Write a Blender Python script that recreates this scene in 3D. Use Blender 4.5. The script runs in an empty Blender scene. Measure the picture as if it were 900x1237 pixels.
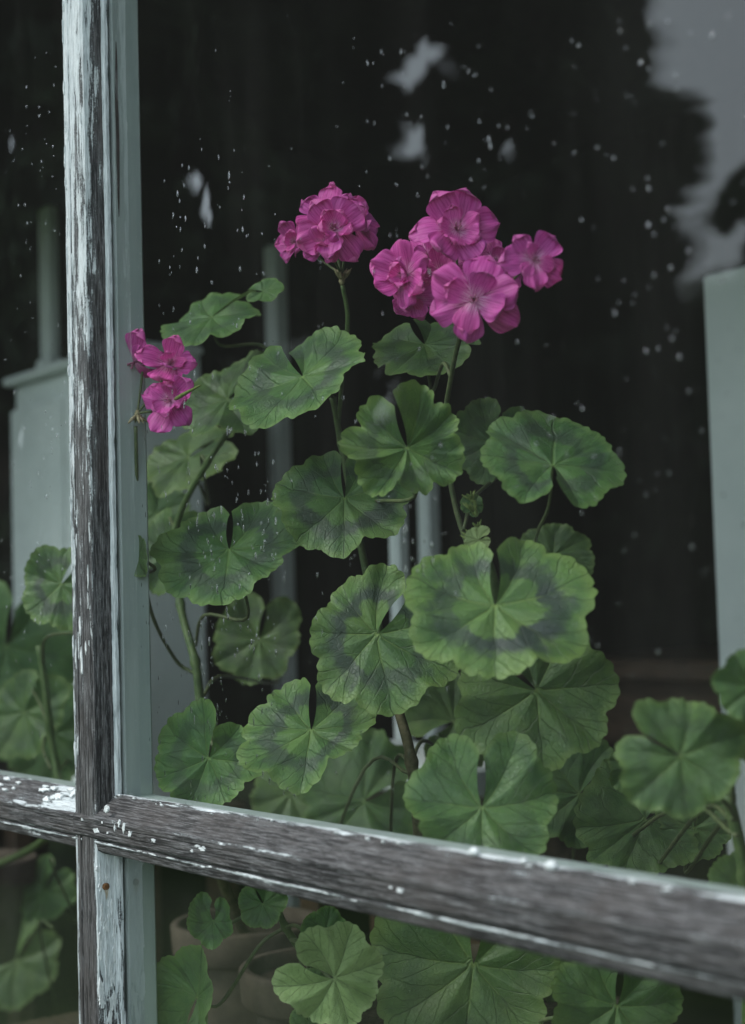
import bpy, math, random
import numpy as np
from mathutils import Vector, Matrix, noise as mnoise

random.seed(7)
rng = np.random.default_rng(7)
sc = bpy.context.scene
col = sc.collection

# ------------------------------------------------------------------ camera
FPX = 1875.0                       # focal length in photograph pixels (50 mm on a 24 mm wide frame)
_a, _p, _r = math.radians(37.392), math.radians(3.509), math.radians(-1.619)
CF = Vector((-math.cos(_a) * math.cos(_p), math.sin(_a) * math.cos(_p), math.sin(_p)))
_R0 = Vector((math.sin(_a), math.cos(_a), 0)); _U0 = _R0.cross(CF)
CR = _R0 * math.cos(_r) + _U0 * math.sin(_r)
CU = -_R0 * math.sin(_r) + _U0 * math.cos(_r)
CB = -CF
CC = Vector((1.0003, -0.5207, 0.1448))
cam_d = bpy.data.cameras.new('camera')
cam = bpy.data.objects.new('camera', cam_d); col.objects.link(cam)
cam.matrix_world = Matrix(((CR.x, CU.x, CB.x, CC.x), (CR.y, CU.y, CB.y, CC.y), (CR.z, CU.z, CB.z, CC.z), (0, 0, 0, 1)))
cam_d.sensor_fit = 'HORIZONTAL'; cam_d.sensor_width = 24.0; cam_d.lens = 50.0
cam_d.clip_start = 0.02; cam_d.clip_end = 500
cam_d.dof.use_dof = True; cam_d.dof.focus_distance = 1.05; cam_d.dof.aperture_fstop = 5.2
sc.camera = cam

# ------------------------------------------------------------------ overcast daylight
SUN_EL, SUN_ROT = math.radians(50), math.radians(208)
wd = bpy.data.worlds.new('World'); sc.world = wd; wd.use_nodes = True
wn = wd.node_tree; wn.nodes.clear()
sky = wn.nodes.new('ShaderNodeTexSky'); sky.sky_type = 'NISHITA'; sky.sun_disc = False
sky.sun_elevation = SUN_EL; sky.sun_rotation = SUN_ROT
sky.air_density = 1.6; sky.dust_density = 2.0; sky.ozone_density = 1.0
hs = wn.nodes.new('ShaderNodeHueSaturation'); hs.inputs['Saturation'].default_value = 0.75
mixc = wn.nodes.new('ShaderNodeMix'); mixc.data_type = 'RGBA'
mixc.inputs['Factor'].default_value = 0.72
mixc.inputs[7].default_value = (7.9, 9.3, 10.3, 1)     # the even cloud layer
bg = wn.nodes.new('ShaderNodeBackground'); bg.inputs['Strength'].default_value = 0.13
wo = wn.nodes.new('ShaderNodeOutputWorld')
wn.links.new(sky.outputs[0], hs.inputs['Color']); wn.links.new(hs.outputs[0], mixc.inputs[6])
wn.links.new(mixc.outputs[2], bg.inputs['Color']); wn.links.new(bg.outputs[0], wo.inputs['Surface'])
sun_d = bpy.data.lights.new('sun', 'SUN'); sun_d.energy = 1.4; sun_d.angle = math.radians(22); sun_d.color = (1.0, .97, .93)
sun = bpy.data.objects.new('sun', sun_d); col.objects.link(sun)
# the sun stands outside the window, over the photographer's side
_sd = Vector((math.sin(SUN_ROT) * math.cos(SUN_EL), math.cos(SUN_ROT) * math.cos(SUN_EL), math.sin(SUN_EL)))
sun.rotation_euler = (-_sd).to_track_quat('-Z', 'Y').to_euler()
sc.view_settings.view_transform = 'Standard'; sc.view_settings.look = 'None'
sc.view_settings.exposure = 0.65; sc.view_settings.gamma = 1.0; sc.view_settings.use_curve_mapping = False
sc.render.engine = 'CYCLES'
sc.cycles.use_denoising = True
sc.cycles.max_bounces = 6; sc.cycles.transparent_max_bounces = 12
sc.cycles.diffuse_bounces = 3; sc.cycles.glossy_bounces = 3; sc.cycles.transmission_bounces = 4
sc.cycles.caustics_reflective = False; sc.cycles.caustics_refractive = False
sc.cycles.sample_clamp_indirect = 4.0

# ------------------------------------------------------------------ helpers
def ray(px, py):
    return CF + CR * ((px - 450) / FPX) + CU * ((618.5 - py) / FPX)
def at(px, py, y):
    d = ray(px, py); return CC + d * ((y - CC.y) / d.y)
def depth(px, py, y):
    return (y - CC.y) / ray(px, py).y
def mpp(px, py, y):
    return depth(px, py, y) / FPX

ORG = {}
def tag(o, label, cat, group=None, kind=None):
    if label: o['label'] = label
    if cat: o['category'] = cat
    if group: o['group'] = group
    if kind: o['kind'] = kind
    return o
def thing(name, org, label, cat, group=None):
    o = bpy.data.objects.new(name, None); o.empty_display_size = .05
    o.location = org; col.objects.link(o); ORG[o.name] = Vector(org)
    return tag(o, label, cat, group)
def mesh(name, verts, faces, mat, parent=None, org=None, smooth=False):
    """verts in world metres; the object's origin is org (default: its parent's)"""
    po = ORG[parent.name] if parent else Vector((0, 0, 0))
    org = Vector(org) if org is not None else po.copy()
    me = bpy.data.meshes.new(name)
    v = np.asarray(verts, dtype=float) - np.array(org)
    me.from_pydata([tuple(q) for q in v], [], faces)
    for m in (mat if isinstance(mat, (list, tuple)) else [mat]): me.materials.append(m)
    if smooth: me.shade_smooth()
    o = bpy.data.objects.new(name, me); col.objects.link(o)
    if parent: o.parent = parent
    o.location = org - po; ORG[o.name] = org
    return o
def box_vf(x0, x1, y0, y1, z0, z1, b=0.0):
    if b <= 0:
        v = [(x0,y0,z0),(x1,y0,z0),(x1,y1,z0),(x0,y1,z0),(x0,y0,z1),(x1,y0,z1),(x1,y1,z1),(x0,y1,z1)]
        f = [(0,3,2,1),(4,5,6,7),(0,1,5,4),(1,2,6,5),(2,3,7,6),(3,0,4,7)]
        return v, f
    # chamfered box: convex hull of 24 points, built face by face
    v, idx = [], {}
    lo = (x0,y0,z0); hi = (x1,y1,z1)
    for sx in (0,1):
        for sy in (0,1):
            for sz in (0,1):
                for ax in range(3):
                    s = (sx,sy,sz)
                    p = [hi[k]-b if s[k] else lo[k]+b for k in range(3)]
                    p[ax] = hi[ax] if s[ax] else lo[ax]
                    idx[(sx,sy,sz,ax)] = len(v); v.append(tuple(p))
    f = []
    I = idx
    for ax in range(3):
        o1, o2 = (ax+1) % 3, (ax+2) % 3
        for s in (0,1):
            q = []
            for a, c in ((0,0),(1,0),(1,1),(0,1)):
                k = [0,0,0]; k[ax] = s; k[o1] = a; k[o2] = c
                q.append(I[(k[0],k[1],k[2],ax)])
            f.append(tuple(q) if s else tuple(reversed(q)))
        # edges along ax between faces o1 and o2
        for a in (0,1):
            for c in (0,1):
                k0 = [0,0,0]; k0[o1] = a; k0[o2] = c; k1 = list(k0); k1[ax] = 1
                q = (I[(*k0,o1)], I[(*k1,o1)], I[(*k1,o2)], I[(*k0,o2)])
                f.append(q if (a ^ c) else tuple(reversed(q)))
    for sx in (0,1):
        for sy in (0,1):
            for sz in (0,1):
                q = (I[(sx,sy,sz,0)], I[(sx,sy,sz,1)], I[(sx,sy,sz,2)])
                f.append(q if (sx + sy + sz) % 2 else tuple(reversed(q)))
    return v, f
def box(name, x0, x1, y0, y1, z0, z1, mat, parent=None, b=0.0, org=None):
    v, f = box_vf(x0, x1, y0, y1, z0, z1, b)
    return mesh(name, v, f, mat, parent, org)
def merge(parts):
    V, F = [], []
    for v, f in parts:
        n = len(V); V += [tuple(q) for q in v]; F += [tuple(i + n for i in q) for q in f]
    return V, F
def tube_vf(pts, rad, ns=8, cap=True):
    pts = [Vector(p) for p in pts]
    if not isinstance(rad, (list, tuple)): rad = [rad] * len(pts)
    V, F = [], []
    t0 = (pts[1] - pts[0]).normalized()
    n = t0.orthogonal().normalized()
    for i, p in enumerate(pts):
        t = (pts[min(i+1, len(pts)-1)] - pts[max(i-1, 0)]).normalized()
        n = (n - t * n.dot(t)).normalized(); bb = t.cross(n)
        for k in range(ns):
            a = 2 * math.pi * k / ns
            V.append(p + (n * math.cos(a) + bb * math.sin(a)) * rad[i])
        if i:
            b0 = (i-1) * ns
            for k in range(ns):
                k2 = (k+1) % ns
                F.append((b0+k, b0+k2, b0+ns+k2, b0+ns+k))
    if cap:
        F.append(tuple(reversed(range(ns)))); F.append(tuple(range(len(V)-ns, len(V))))
    return V, F
def spline(pts, n=8):
    pts = [Vector(p) for p in pts]
    if len(pts) == 2: return [pts[0].lerp(pts[1], i / n) for i in range(n+1)]
    P = [pts[0]*2 - pts[1]] + pts + [pts[-1]*2 - pts[-2]]
    out = []
    for i in range(1, len(P)-2):
        for k in range(n):
            t = k / n
            a, b, c, d = P[i-1], P[i], P[i+1], P[i+2]
            out.append(0.5*((2*b) + (c-a)*t + (2*a-5*b+4*c-d)*t*t + (3*b-a-3*c+d)*t**3))
    out.append(pts[-1]); return out
def lathe_vf(c, prof, ns=32):
    V, F = [], []
    for r, z in prof:
        for k in range(ns):
            a = 2*math.pi*k/ns; V.append((c[0]+r*math.cos(a), c[1]+r*math.sin(a), c[2]+z))
    for i in range(len(prof)-1):
        for k in range(ns):
            k2 = (k+1) % ns
            F.append((i*ns+k, i*ns+k2, (i+1)*ns+k2, (i+1)*ns+k))
    return V, F

# ------------------------------------------------------------------ material helpers
class NT:
    def __init__(s, name):
        s.m = bpy.data.materials.new(name); s.m.use_nodes = True
        s.t = s.m.node_tree; s.t.nodes.clear()
        s.out = s.t.nodes.new('ShaderNodeOutputMaterial')
    def n(s, typ, **kw):
        x = s.t.nodes.new('ShaderNode' + typ)
        for k, v in kw.items():
            if hasattr(x, k): setattr(x, k, v)
            else: x.inputs[k.replace('_', ' ')].default_value = v
        return x
    def l(s, a, b): s.t.links.new(a, b)
    def put(s, sock, v):
        if hasattr(v, 'is_output'): s.l(v, sock)
        else: sock.default_value = v
    def math(s, op, a, b=None, c=None, clamp=False):
        x = s.t.nodes.new('ShaderNodeMath'); x.operation = op; x.use_clamp = clamp
        s.put(x.inputs[0], a)
        if b is not None: s.put(x.inputs[1], b)
        if c is not None: s.put(x.inputs[2], c)
        return x.outputs[0]
    def mix(s, fac, a, b, mode='MIX'):
        x = s.t.nodes.new('ShaderNodeMix'); x.data_type = 'RGBA'; x.blend_type = mode
        s.put(x.inputs[0], fac)
        for sk, v in ((x.inputs[6], a), (x.inputs[7], b)):
            s.put(sk, (*v, 1) if isinstance(v, tuple) and len(v) == 3 else v)
        return x.outputs[2]
    def step(s, v, a, b):            # smooth 0..1 from a to b
        x = s.t.nodes.new('ShaderNodeMapRange'); x.interpolation_type = 'SMOOTHSTEP'
        s.put(x.inputs[0], v); s.put(x.inputs[1], a); s.put(x.inputs[2], b)
        return x.outputs[0]
    def noise(s, vec, scale, detail=4, rough=.6, dist=0.0):
        x = s.t.nodes.new('ShaderNodeTexNoise')
        if vec is not None: s.l(vec, x.inputs['Vector'])
        x.inputs['Scale'].default_value = scale; x.inputs['Detail'].default_value = detail
        x.inputs['Roughness'].default_value = rough; x.inputs['Distortion'].default_value = dist
        return x.outputs[0]
    def mapping(s, vec, scale=(1,1,1), loc=(0,0,0)):
        x = s.t.nodes.new('ShaderNodeMapping'); s.l(vec, x.inputs[0])
        x.inputs['Scale'].default_value = scale; x.inputs['Location'].default_value = loc
        return x.outputs[0]
    def bsdf(s, color, rough=.6, spec=.4, bump=None, bstr=.3, bdist=.001):
        p = s.t.nodes.new('ShaderNodeBsdfPrincipled')
        s.put(p.inputs['Base Color'], (*color, 1) if isinstance(color, tuple) else color)
        s.put(p.inputs['Roughness'], rough); s.put(p.inputs['Specular IOR Level'], spec)
        if bump is not None:
            b = s.t.nodes.new('ShaderNodeBump'); b.inputs['Strength'].default_value = bstr
            b.inputs['Distance'].default_value = bdist; s.l(bump, b.inputs['Height'])
            s.l(b.outputs[0], p.inputs['Normal'])
        return p
    def done(s, sh):
        s.l(sh.outputs[0] if hasattr(sh, 'outputs') else sh, s.out.inputs['Surface']); return s.m
    def obj(s): return s.n('TexCoord').outputs['Object']
    def attr(s, name, typ='GEOMETRY'):
        x = s.t.nodes.new('ShaderNodeAttribute'); x.attribute_type = typ; x.attribute_name = name
        return x.outputs['Fac']

def simple(name, c1, c2, scale=20, rough=.7, spec=.3, bstr=.2, stretch=(1,1,1), bdist=.002):
    t = NT(name); v = t.mapping(t.obj(), stretch); n = t.noise(v, scale, 6)
    return t.done(t.bsdf(t.mix(t.step(n, .3, .7), c1, c2), rough, spec, n, bstr, bdist))

# ---- weathered, half stripped paint on old window wood; paint attribute says how much is left
def weathered(name, axis):
    t = NT(name); o = t.obj()
    al, ac = 26.0, 640.0
    sc_f = {'z': (ac, ac, al), 'x': (al, ac, ac)}[axis]
    sc_m = {'z': (190, 190, 26), 'x': (26, 190, 190)}[axis]
    grain = t.noise(t.mapping(o, sc_f), 1.0, 5, .65)
    grain2 = t.noise(t.mapping(o, tuple(q * 2.6 for q in sc_f), (3, 1, 2)), 1.0, 4, .7)
    blot = t.noise(t.mapping(o, sc_m), 1.0, 6, .68, .3)
    big = t.noise(o, 14, 3, .55)
    speck = t.noise(o, 900, 3, .6)
    paint = t.attr('paint')
    wood = t.mix(t.step(grain, .45, .57), (.012, .0115, .0115), (.066, .062, .061))
    wood = t.mix(t.math('MULTIPLY', t.step(grain2, .53, .58), .46), wood, (.29, .29, .295))
    wood = t.mix(t.math('MULTIPLY', t.step(big, .45, .7), .5), wood, (.055, .045, .040))
    cracks = t.step(grain, .43, .38)
    wood = t.mix(t.math('MULTIPLY', cracks, .9), wood, (.012, .010, .010))
    # paint mask
    m = t.math('ADD', t.math('MULTIPLY', blot, .55), t.math('MULTIPLY', grain, .30))
    m = t.math('ADD', m, t.math('MULTIPLY', grain2, .15))
    m = t.math('ADD', m, t.math('MULTIPLY', t.math('SUBTRACT', speck, .5), .16))
    thr = t.math('SUBTRACT', .80, t.math('MULTIPLY', paint, .60))
    d = t.math('SUBTRACT', m, thr)
    pm = t.step(d, -.012, .03)
    thin = t.step(d, -.13, .03)
    wood = t.mix(t.math('MULTIPLY', thin, .26), wood, (.28, .29, .295))
    pcol = t.mix(t.step(blot, .35, .7), (.47, .52, .53), (.70, .74, .745))
    pcol = t.mix(t.math('MULTIPLY', t.step(grain2, .52, .40), .55), pcol, (.17, .18, .185))
    c = t.mix(pm, wood, pcol)
    h = t.math('ADD', t.math('MULTIPLY', pm, .7), t.math('MULTIPLY', grain, .7))
    h = t.math('ADD', h, t.math('MULTIPLY', grain2, .25))
    b = t.bsdf(c, t.math('SUBTRACT', .72, t.math('MULTIPLY', pm, .2)), .4, h, 1.0, .0013)
    return t.done(b)
M = {}
M['wood_z'] = weathered('weathered_paint_upright', 'z')
M['wood_x'] = weathered('weathered_paint_crosswise', 'x')
M['paint_chip'] = simple('thick_white_paint', (.52, .55, .55), (.72, .745, .74), 300, .5, .4, .5, bdist=.0006)
t = NT('grey_green_paint'); o = t.obj()
n1 = t.noise(t.mapping(o, (60, 60, 7)), 1, 5); n2 = t.noise(o, 420, 3); n3 = t.noise(o, 9, 3)
c = t.mix(t.step(n1, .3, .75), (.34, .40, .395), (.43, .485, .475))
c = t.mix(t.math('MULTIPLY', t.step(n2, .66, .72), .8), c, (.52, .56, .56))
c = t.mix(t.math('MULTIPLY', t.step(n3, .5, .75), .35), c, (.29, .335, .32))
M['inner_paint'] = t.done(t.bsdf(c, .45, .4, n1, .25, .0008))
M['crack'] = simple('dark_split_wood', (.012, .007, .006), (.035, .018, .014), 200)
M['rust'] = simple('rusty_iron', (.10, .045, .018), (.21, .11, .05), 700, .9, .2, .6, bdist=.0004)
M['rust_wash'] = simple('rust_washed_paint', (.36, .30, .21), (.50, .46, .38), 500, .8, .2, .3)
M['putty'] = simple('grey_putty', (.30, .36, .38), (.46, .52, .54), 260, .7, .3, .5, (1, 1, .25), .0006)

# ---- old window glass: light passes, the fresnel share of it mirrors the garden
def glassmat():
    t = NT('old_window_glass'); o = t.obj()
    lw = t.n('LayerWeight', Blend=.5)
    fr = t.math('ADD', .062, t.math('MULTIPLY', t.math('POWER', lw.outputs['Facing'], 3.6), .92))
    wob = t.noise(t.mapping(o, (2.2, 1, 1.3)), 2.0, 2, .4)
    bp = t.n('Bump', Strength=.25, Distance=.012); t.l(wob, bp.inputs['Height'])
    gl = t.n('BsdfGlossy', Roughness=.012); gl.inputs['Color'].default_value = (1, 1, 1, 1)
    t.l(bp.outputs[0], gl.inputs['Normal'])
    tr = t.n('BsdfTransparent'); tr.inputs['Color'].default_value = (.965, .985, .97, 1)
    mx = t.n('MixShader'); t.l(fr, mx.inputs[0]); t.l(tr.outputs[0], mx.inputs[1]); t.l(gl.outputs[0], mx.inputs[2])
    # haze added to lift the blacks: film of dust, streaked down the pane
    d1 = t.noise(t.mapping(o, (16, 1, 2.2)), 1.0, 5, .6); d2 = t.noise(o, 260, 3, .6)
    dust_haze = t.math('MULTIPLY', t.math('ADD', t.math('MULTIPLY', t.step(d1, .42, .78), .009), t.math('MULTIPLY', t.step(d2, .60, .75), .010)), 1.0)
    dust_haze = t.math('ADD', dust_haze, .012)
    df = t.n('BsdfDiffuse'); df.inputs['Color'].default_value = (.62, .61, .57, 1)
    m2 = t.n('MixShader'); t.l(dust_haze, m2.inputs[0]); t.l(mx.outputs[0], m2.inputs[1]); t.l(df.outputs[0], m2.inputs[2])
    return t.done(m2)
M['glass'] = glassmat()
t = NT('clear_glass_back'); tr = t.n('BsdfTransparent'); tr.inputs['Color'].default_value = (.995, 1, .997, 1); M['glass_back'] = t.done(tr)
t = NT('rain_water'); g = t.n('BsdfGlass', Roughness=0.0, IOR=1.33); M['water'] = t.done(g)

# ---- geranium leaf: polar UV (u = distance from the stalk, v = angle)
def leafmat(name, green1, green2, edge, zonec, k=7.0):
    t = NT(name)
    uv = t.n('UVMap', uv_map='polar').outputs[0]
    sp = t.n('SeparateXYZ'); t.l(uv, sp.inputs[0]); rho, v = sp.outputs[0], sp.outputs[1]
    o = t.obj(); zone = t.attr('zone', 'OBJECT'); tone = t.attr('tone', 'OBJECT')
    rnd = t.n('ObjectInfo').outputs['Random']
    add = t.n('VectorMath', operation='ADD'); t.l(o, add.inputs[0])
    cmb = t.n('CombineXYZ'); t.l(t.math('MULTIPLY', rnd, 7.0), cmb.inputs[0]); t.l(cmb.outputs[0], add.inputs[1])
    oo = add.outputs[0]
    nz = t.noise(oo, 60, 5, .6); nf = t.noise(oo, 420, 4, .65); nb = t.noise(oo, 22, 3)
    # distance from the nearest main vein, in leaf radii
    vb = t.math('ADD', v, t.math('MULTIPLY', t.math('SUBTRACT', t.noise(oo, 38, 2), .5), t.math('MULTIPLY', rho, .055)))
    w = t.math('ABSOLUTE', t.math('SUBTRACT', t.math('FRACT', t.math('MULTIPLY', vb, k)), .5))       # 0 on vein .. .5 between
    lat = t.math('MULTIPLY', t.math('MULTIPLY', w, rho), 5.6 / k)
    vein = t.step(lat, t.math('SUBTRACT', .020, t.math('MULTIPLY', rho, .012)), .002)
    vsoft = t.step(lat, .10, .0)
    forks = None
    for r0, sl in ((.30, .62), (.52, .55), (.70, .5)):
        tgt = t.math('MULTIPLY', t.math('SUBTRACT', rho, r0), sl)
        dd = t.math('ABSOLUTE', t.math('SUBTRACT', lat, tgt))
        f = t.math('MULTIPLY', t.step(dd, .008, .0005), t.math('GREATER_THAN', rho, r0))
        forks = f if forks is None else t.math('MAXIMUM', forks, f)
    # net of small veins
    vo = t.n('TexVoronoi', feature='DISTANCE_TO_EDGE'); t.l(oo, vo.inputs['Vector']); vo.inputs['Scale'].default_value = 330
    net = t.step(vo.outputs['Distance'], .09, .0)
    base = t.mix(t.step(nz, .3, .7), green1, green2)
    base = t.mix(t.math('MULTIPLY', t.step(nb, .45, .75), .35), base, edge)
    base = t.mix(t.math('MULTIPLY', t.step(nf, .5, .75), .22), base, green1)
    # the dark horseshoe zone, ragged towards both sides and cut by the veins
    rj = t.math('ADD', rho, t.math('MULTIPLY', t.math('SUBTRACT', nz, .5), .55))
    rj = t.math('ADD', rj, t.math('MULTIPLY', t.math('SUBTRACT', w, .25), -.30))
    zi = t.math('MULTIPLY', t.step(rj, .44, .52), t.step(rj, .83, .62))
    zi = t.math('MULTIPLY', zi, t.math('ADD', .62, t.math('MULTIPLY', t.step(nb, .3, .65), .38)))
    zi = t.math('MULTIPLY', t.math('MULTIPLY', zi, zone), 1.0, clamp=True)
    c = t.mix(zi, base, zonec)
    c = t.mix(t.math('MULTIPLY', t.step(rho, .84, .995), .5), c, edge)
    c = t.mix(t.math('MULTIPLY', t.step(rho, .05, .0), .8), c, edge)
    dk = t.mix(.55, c, (.018, .040, .020)); lt = t.mix(.5, c, edge)
    inner = t.step(rho, .52, .40)
    vc = t.mix(inner, dk, lt)
    c = t.mix(t.math('MULTIPLY', vein, .75), c, vc)
    c = t.mix(t.math('MULTIPLY', forks, .36), c, dk)
    c = t.mix(t.math('MULTIPLY', net, .16), c, dk)
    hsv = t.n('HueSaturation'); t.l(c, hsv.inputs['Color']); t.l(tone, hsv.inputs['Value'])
    t.l(t.math('ADD', .488, t.math('MULTIPLY', rnd, .024)), hsv.inputs['Hue'])
    c = hsv.outputs[0]
    geo = t.n('NewGeometry'); under = t.mix(.5, c, (.13, .19, .10))
    c = t.mix(geo.outputs['Backfacing'], c, under)
    hgt = t.math('SUBTRACT', t.math('MULTIPLY', nf, .35), t.math('ADD', t.math('MULTIPLY', vsoft, .35), t.math('ADD', t.math('MULTIPLY', vein, .5), t.math('ADD', t.math('MULTIPLY', forks, .40), t.math('MULTIPLY', net, .14)))))
    p = t.bsdf(c, .46, .45, hgt, .85, .0014)
    p.inputs['Sheen Weight'].default_value = .06
    tl = t.n('BsdfTranslucent'); t.l(t.mix(.5, c, (.13, .24, .03)), tl.inputs['Color'])
    mx = t.n('MixShader'); mx.inputs[0].default_value = .20
    t.l(p.outputs[0], mx.inputs[1]); t.l(tl.outputs[0], mx.inputs[2])
    return t.done(mx)
M['leaf'] = leafmat('geranium_leaf', (.050, .128, .034), (.105, .212, .052), (.195, .30, .072), (.030, .046, .040))
M['leaf_pale'] = leafmat('pale_young_leaf', (.19, .27, .085), (.27, .36, .13), (.36, .43, .19), (.16, .23, .09))

def petalmat():
    t = NT('magenta_petal')
    uv = t.n('UVMap', uv_map='polar').outputs[0]
    sp = t.n('SeparateXYZ'); t.l(uv, sp.inputs[0]); u, v = sp.outputs[0], sp.outputs[1]
    o = t.obj(); rnd = t.n('ObjectInfo').outputs['Random']
    n = t.noise(o, 160, 4, .6); 
    fan = t.math('MULTIPLY', v, 26.0)
    st = t.n('TexNoise', noise_dimensions='2D'); cm = t.n('CombineXYZ'); t.l(fan, cm.inputs[0]); t.l(t.math('MULTIPLY', u, 2.2), cm.inputs[1])
    t.l(cm.outputs[0], st.inputs['Vector']); st.inputs['Scale'].default_value = 1.0; st.inputs['Detail'].default_value = 3
    streak = st.outputs[0]
    c = t.mix(t.step(streak, .32, .68), (.60, .040, .34), (.76, .105, .50))
    c = t.mix(t.math('MULTIPLY', t.step(n, .45, .75), .4), c, (.82, .20, .58))
    base = t.math('MULTIPLY', t.step(u, .55, .05), t.step(streak, .38, .62))
    c = t.mix(t.math('MULTIPLY', base, .75), c, (.90, .62, .80))
    c = t.mix(t.math('MULTIPLY', t.step(u, .90, 1.0), .35), c, (.78, .22, .52))
    vein = t.math('MULTIPLY', t.step(streak, .36, .30), t.step(u, .9, .3))
    c = t.mix(t.math('MULTIPLY', vein, .6), c, (.25, .006, .11))
    hsv = t.n('HueSaturation'); t.l(c, hsv.inputs['Color']); t.l(t.math('ADD', .82, t.math('MULTIPLY', rnd, .32)), hsv.inputs['Value'])
    t.l(t.math('ADD', .492, t.math('MULTIPLY', rnd, .02)), hsv.inputs['Hue'])
    c = hsv.outputs[0]
    p = t.bsdf(c, .45, .35, streak, .45, .0010); p.inputs['Sheen Weight'].default_value = .12
    tl = t.n('BsdfTranslucent'); t.l(c, tl.inputs['Color'])
    mx = t.n('MixShader'); mx.inputs[0].default_value = .28
    t.l(p.outputs[0], mx.inputs[1]); t.l(tl.outputs[0], mx.inputs[2])
    return t.done(mx)
M['petal'] = petalmat()
M['stem'] = simple('green_stem', (.055, .10, .03), (.10, .15, .05), 160, .55, .35, .3, bdist=.0006)
M['stalk'] = simple('thin_stalk', (.06, .09, .035), (.11, .13, .055), 200, .55, .35, .2, bdist=.0004)
M['woody'] = simple('woody_stem', (.07, .075, .035), (.16, .14, .08), 150, .75, .2, .6, bdist=.001)
M['bud'] = simple('yellow_green_bud', (.10, .15, .03), (.20, .25, .07), 300, .6, .3, .4, bdist=.0005)
M['dry'] = simple('dry_calyx', (.20, .17, .09), (.36, .31, .19), 300, .8, .2, .4, bdist=.0005)
M['stamen'] = simple('dark_stamen', (.25, .02, .09), (.60, .25, .40), 900, .6, .3, .1)
M['terracotta'] = simple('dull_clay', (.055, .042, .032), (.10, .078, .060), 40, .85, .2, .4)
M['soil'] = simple('potting_soil', (.015, .011, .008), (.05, .038, .028), 220, .95, .1, 1.0, bdist=.004)
M['room_white'] = simple('white_room_paint', (.68, .73, .72), (.76, .80, .79), 9, .6, .3, .1)
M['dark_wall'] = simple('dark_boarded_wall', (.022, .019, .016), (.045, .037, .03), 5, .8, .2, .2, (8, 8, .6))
M['brown_wood'] = simple('brown_furniture', (.045, .026, .016), (.10, .06, .038), 12, .5, .4, .2, (1, 9, 9))
M['floor'] = simple('dark_floor', (.03, .022, .016), (.06, .045, .032), 8, .6, .3, .2, (1, 8, 1))
M['siding'] = simple('weathered_siding', (.20, .19, .18), (.34, .33, .31), 14, .8, .2, .4, (.6, 8, 8))
M['sill_paint'] = simple('grey_sill_paint', (.30, .33, .32), (.42, .45, .44), 30, .6, .3, .2)
M['lawn'] = simple('mown_lawn', (.030, .052, .016), (.062, .095, .030), 3, .9, .1, .6, bdist=.03)
M['bark'] = simple('tree_bark', (.035, .028, .022), (.10, .08, .065), 9, .9, .1, .8, (3, 3, .6), .03)
def foliage(name, a, b):
    t = NT(name); n = t.noise(t.obj(), 1.4, 4); c = t.mix(t.step(n, .35, .65), a, b)
    p = t.bsdf(c, .6, .3); tl = t.n('BsdfTranslucent'); t.l(c, tl.inputs['Color'])
    mx = t.n('MixShader'); mx.inputs[0].default_value = .15; t.l(p.outputs[0], mx.inputs[1]); t.l(tl.outputs[0], mx.inputs[2])
    return t.done(mx)
M['fol_dark'] = foliage('dark_foliage', (.014, .026, .012), (.034, .056, .022))
M['fol_mid'] = foliage('mid_foliage', (.030, .055, .022), (.060, .10, .038))

# ================================================================== the setting
GZ = -1.30                                         # garden level
N = 24
gv, gf = [], []
for j in range(N+1):
    for i in range(N+1):
        x, y = -160 + 320*i/N, -200 + 200.0*j/N - .2
        gv.append((x, y, GZ + (.4*mnoise.noise(Vector((x*.03, y*.03, 0))) if y < -25 else 0)))
for j in range(N):
    for i in range(N): gf.append((j*(N+1)+i, j*(N+1)+i+1, (j+1)*(N+1)+i+1, (j+1)*(N+1)+i))
lawn = mesh('ground', gv, gf, M['lawn']); lawn['kind'] = 'structure'

# the house: boarded outer wall with the window opening, and the room behind it
WX0, WX1, WZ0, WZ1 = -1.47, .80, -.36, .86          # opening, widened out of view on the left to brighten the room
HX0, HX1, HZ0, HZ1 = -3.4, 3.0, -1.0, 1.75
RY0, RY1 = .16, 3.4
house = thing('house', (0, .08, GZ), 'weathered boarded house wall around the old window with a dark room behind', 'house')
bi = 0
z = GZ + .05
while z < 2.3:
    z1 = z + .155
    segs = [(HX0 - .6, HX1 + .6)]
    if z1 > WZ0 - .12 and z < WZ1 + .12: segs = [(HX0 - .6, WX0 - .12), (WX1 + .12, HX1 + .6)]
    for a, b in segs:
        v = [(a,.03,z),(b,.03,z),(b,.03,z1+.01),(a,.03,z1+.01),(a,-.012+.0,z),(b,-.012,z),(b,.008,z1+.01),(a,.008,z1+.01)]
        f = [(0,1,2,3),(4,7,6,5),(0,4,5,1),(3,2,6,7),(0,3,7,4),(1,5,6,2)]
        mesh('siding_board', v, f, M['siding'], house)
    z = z1
v, f = merge([box_vf(HX0-.6, WX0-.02, .032, RY0, GZ, 2.3), box_vf(WX1+.02, HX1+.6, .032, RY0, GZ, 2.3),
              box_vf(WX0-.02, WX1+.02, .032, RY0, GZ, WZ0-.02), box_vf(WX0-.02, WX1+.02, .032, RY0, WZ1+.02, 2.3)])
mesh('outer_wall', v, f, M['dark_wall'], house)
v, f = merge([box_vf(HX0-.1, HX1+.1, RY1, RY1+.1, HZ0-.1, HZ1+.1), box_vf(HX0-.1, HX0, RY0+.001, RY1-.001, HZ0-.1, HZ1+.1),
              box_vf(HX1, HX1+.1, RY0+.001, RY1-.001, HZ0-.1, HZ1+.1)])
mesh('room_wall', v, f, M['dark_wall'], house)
box('room_floor', HX0, HX1, RY0, RY1, HZ0-.1, HZ0, M['floor'], house)
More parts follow.
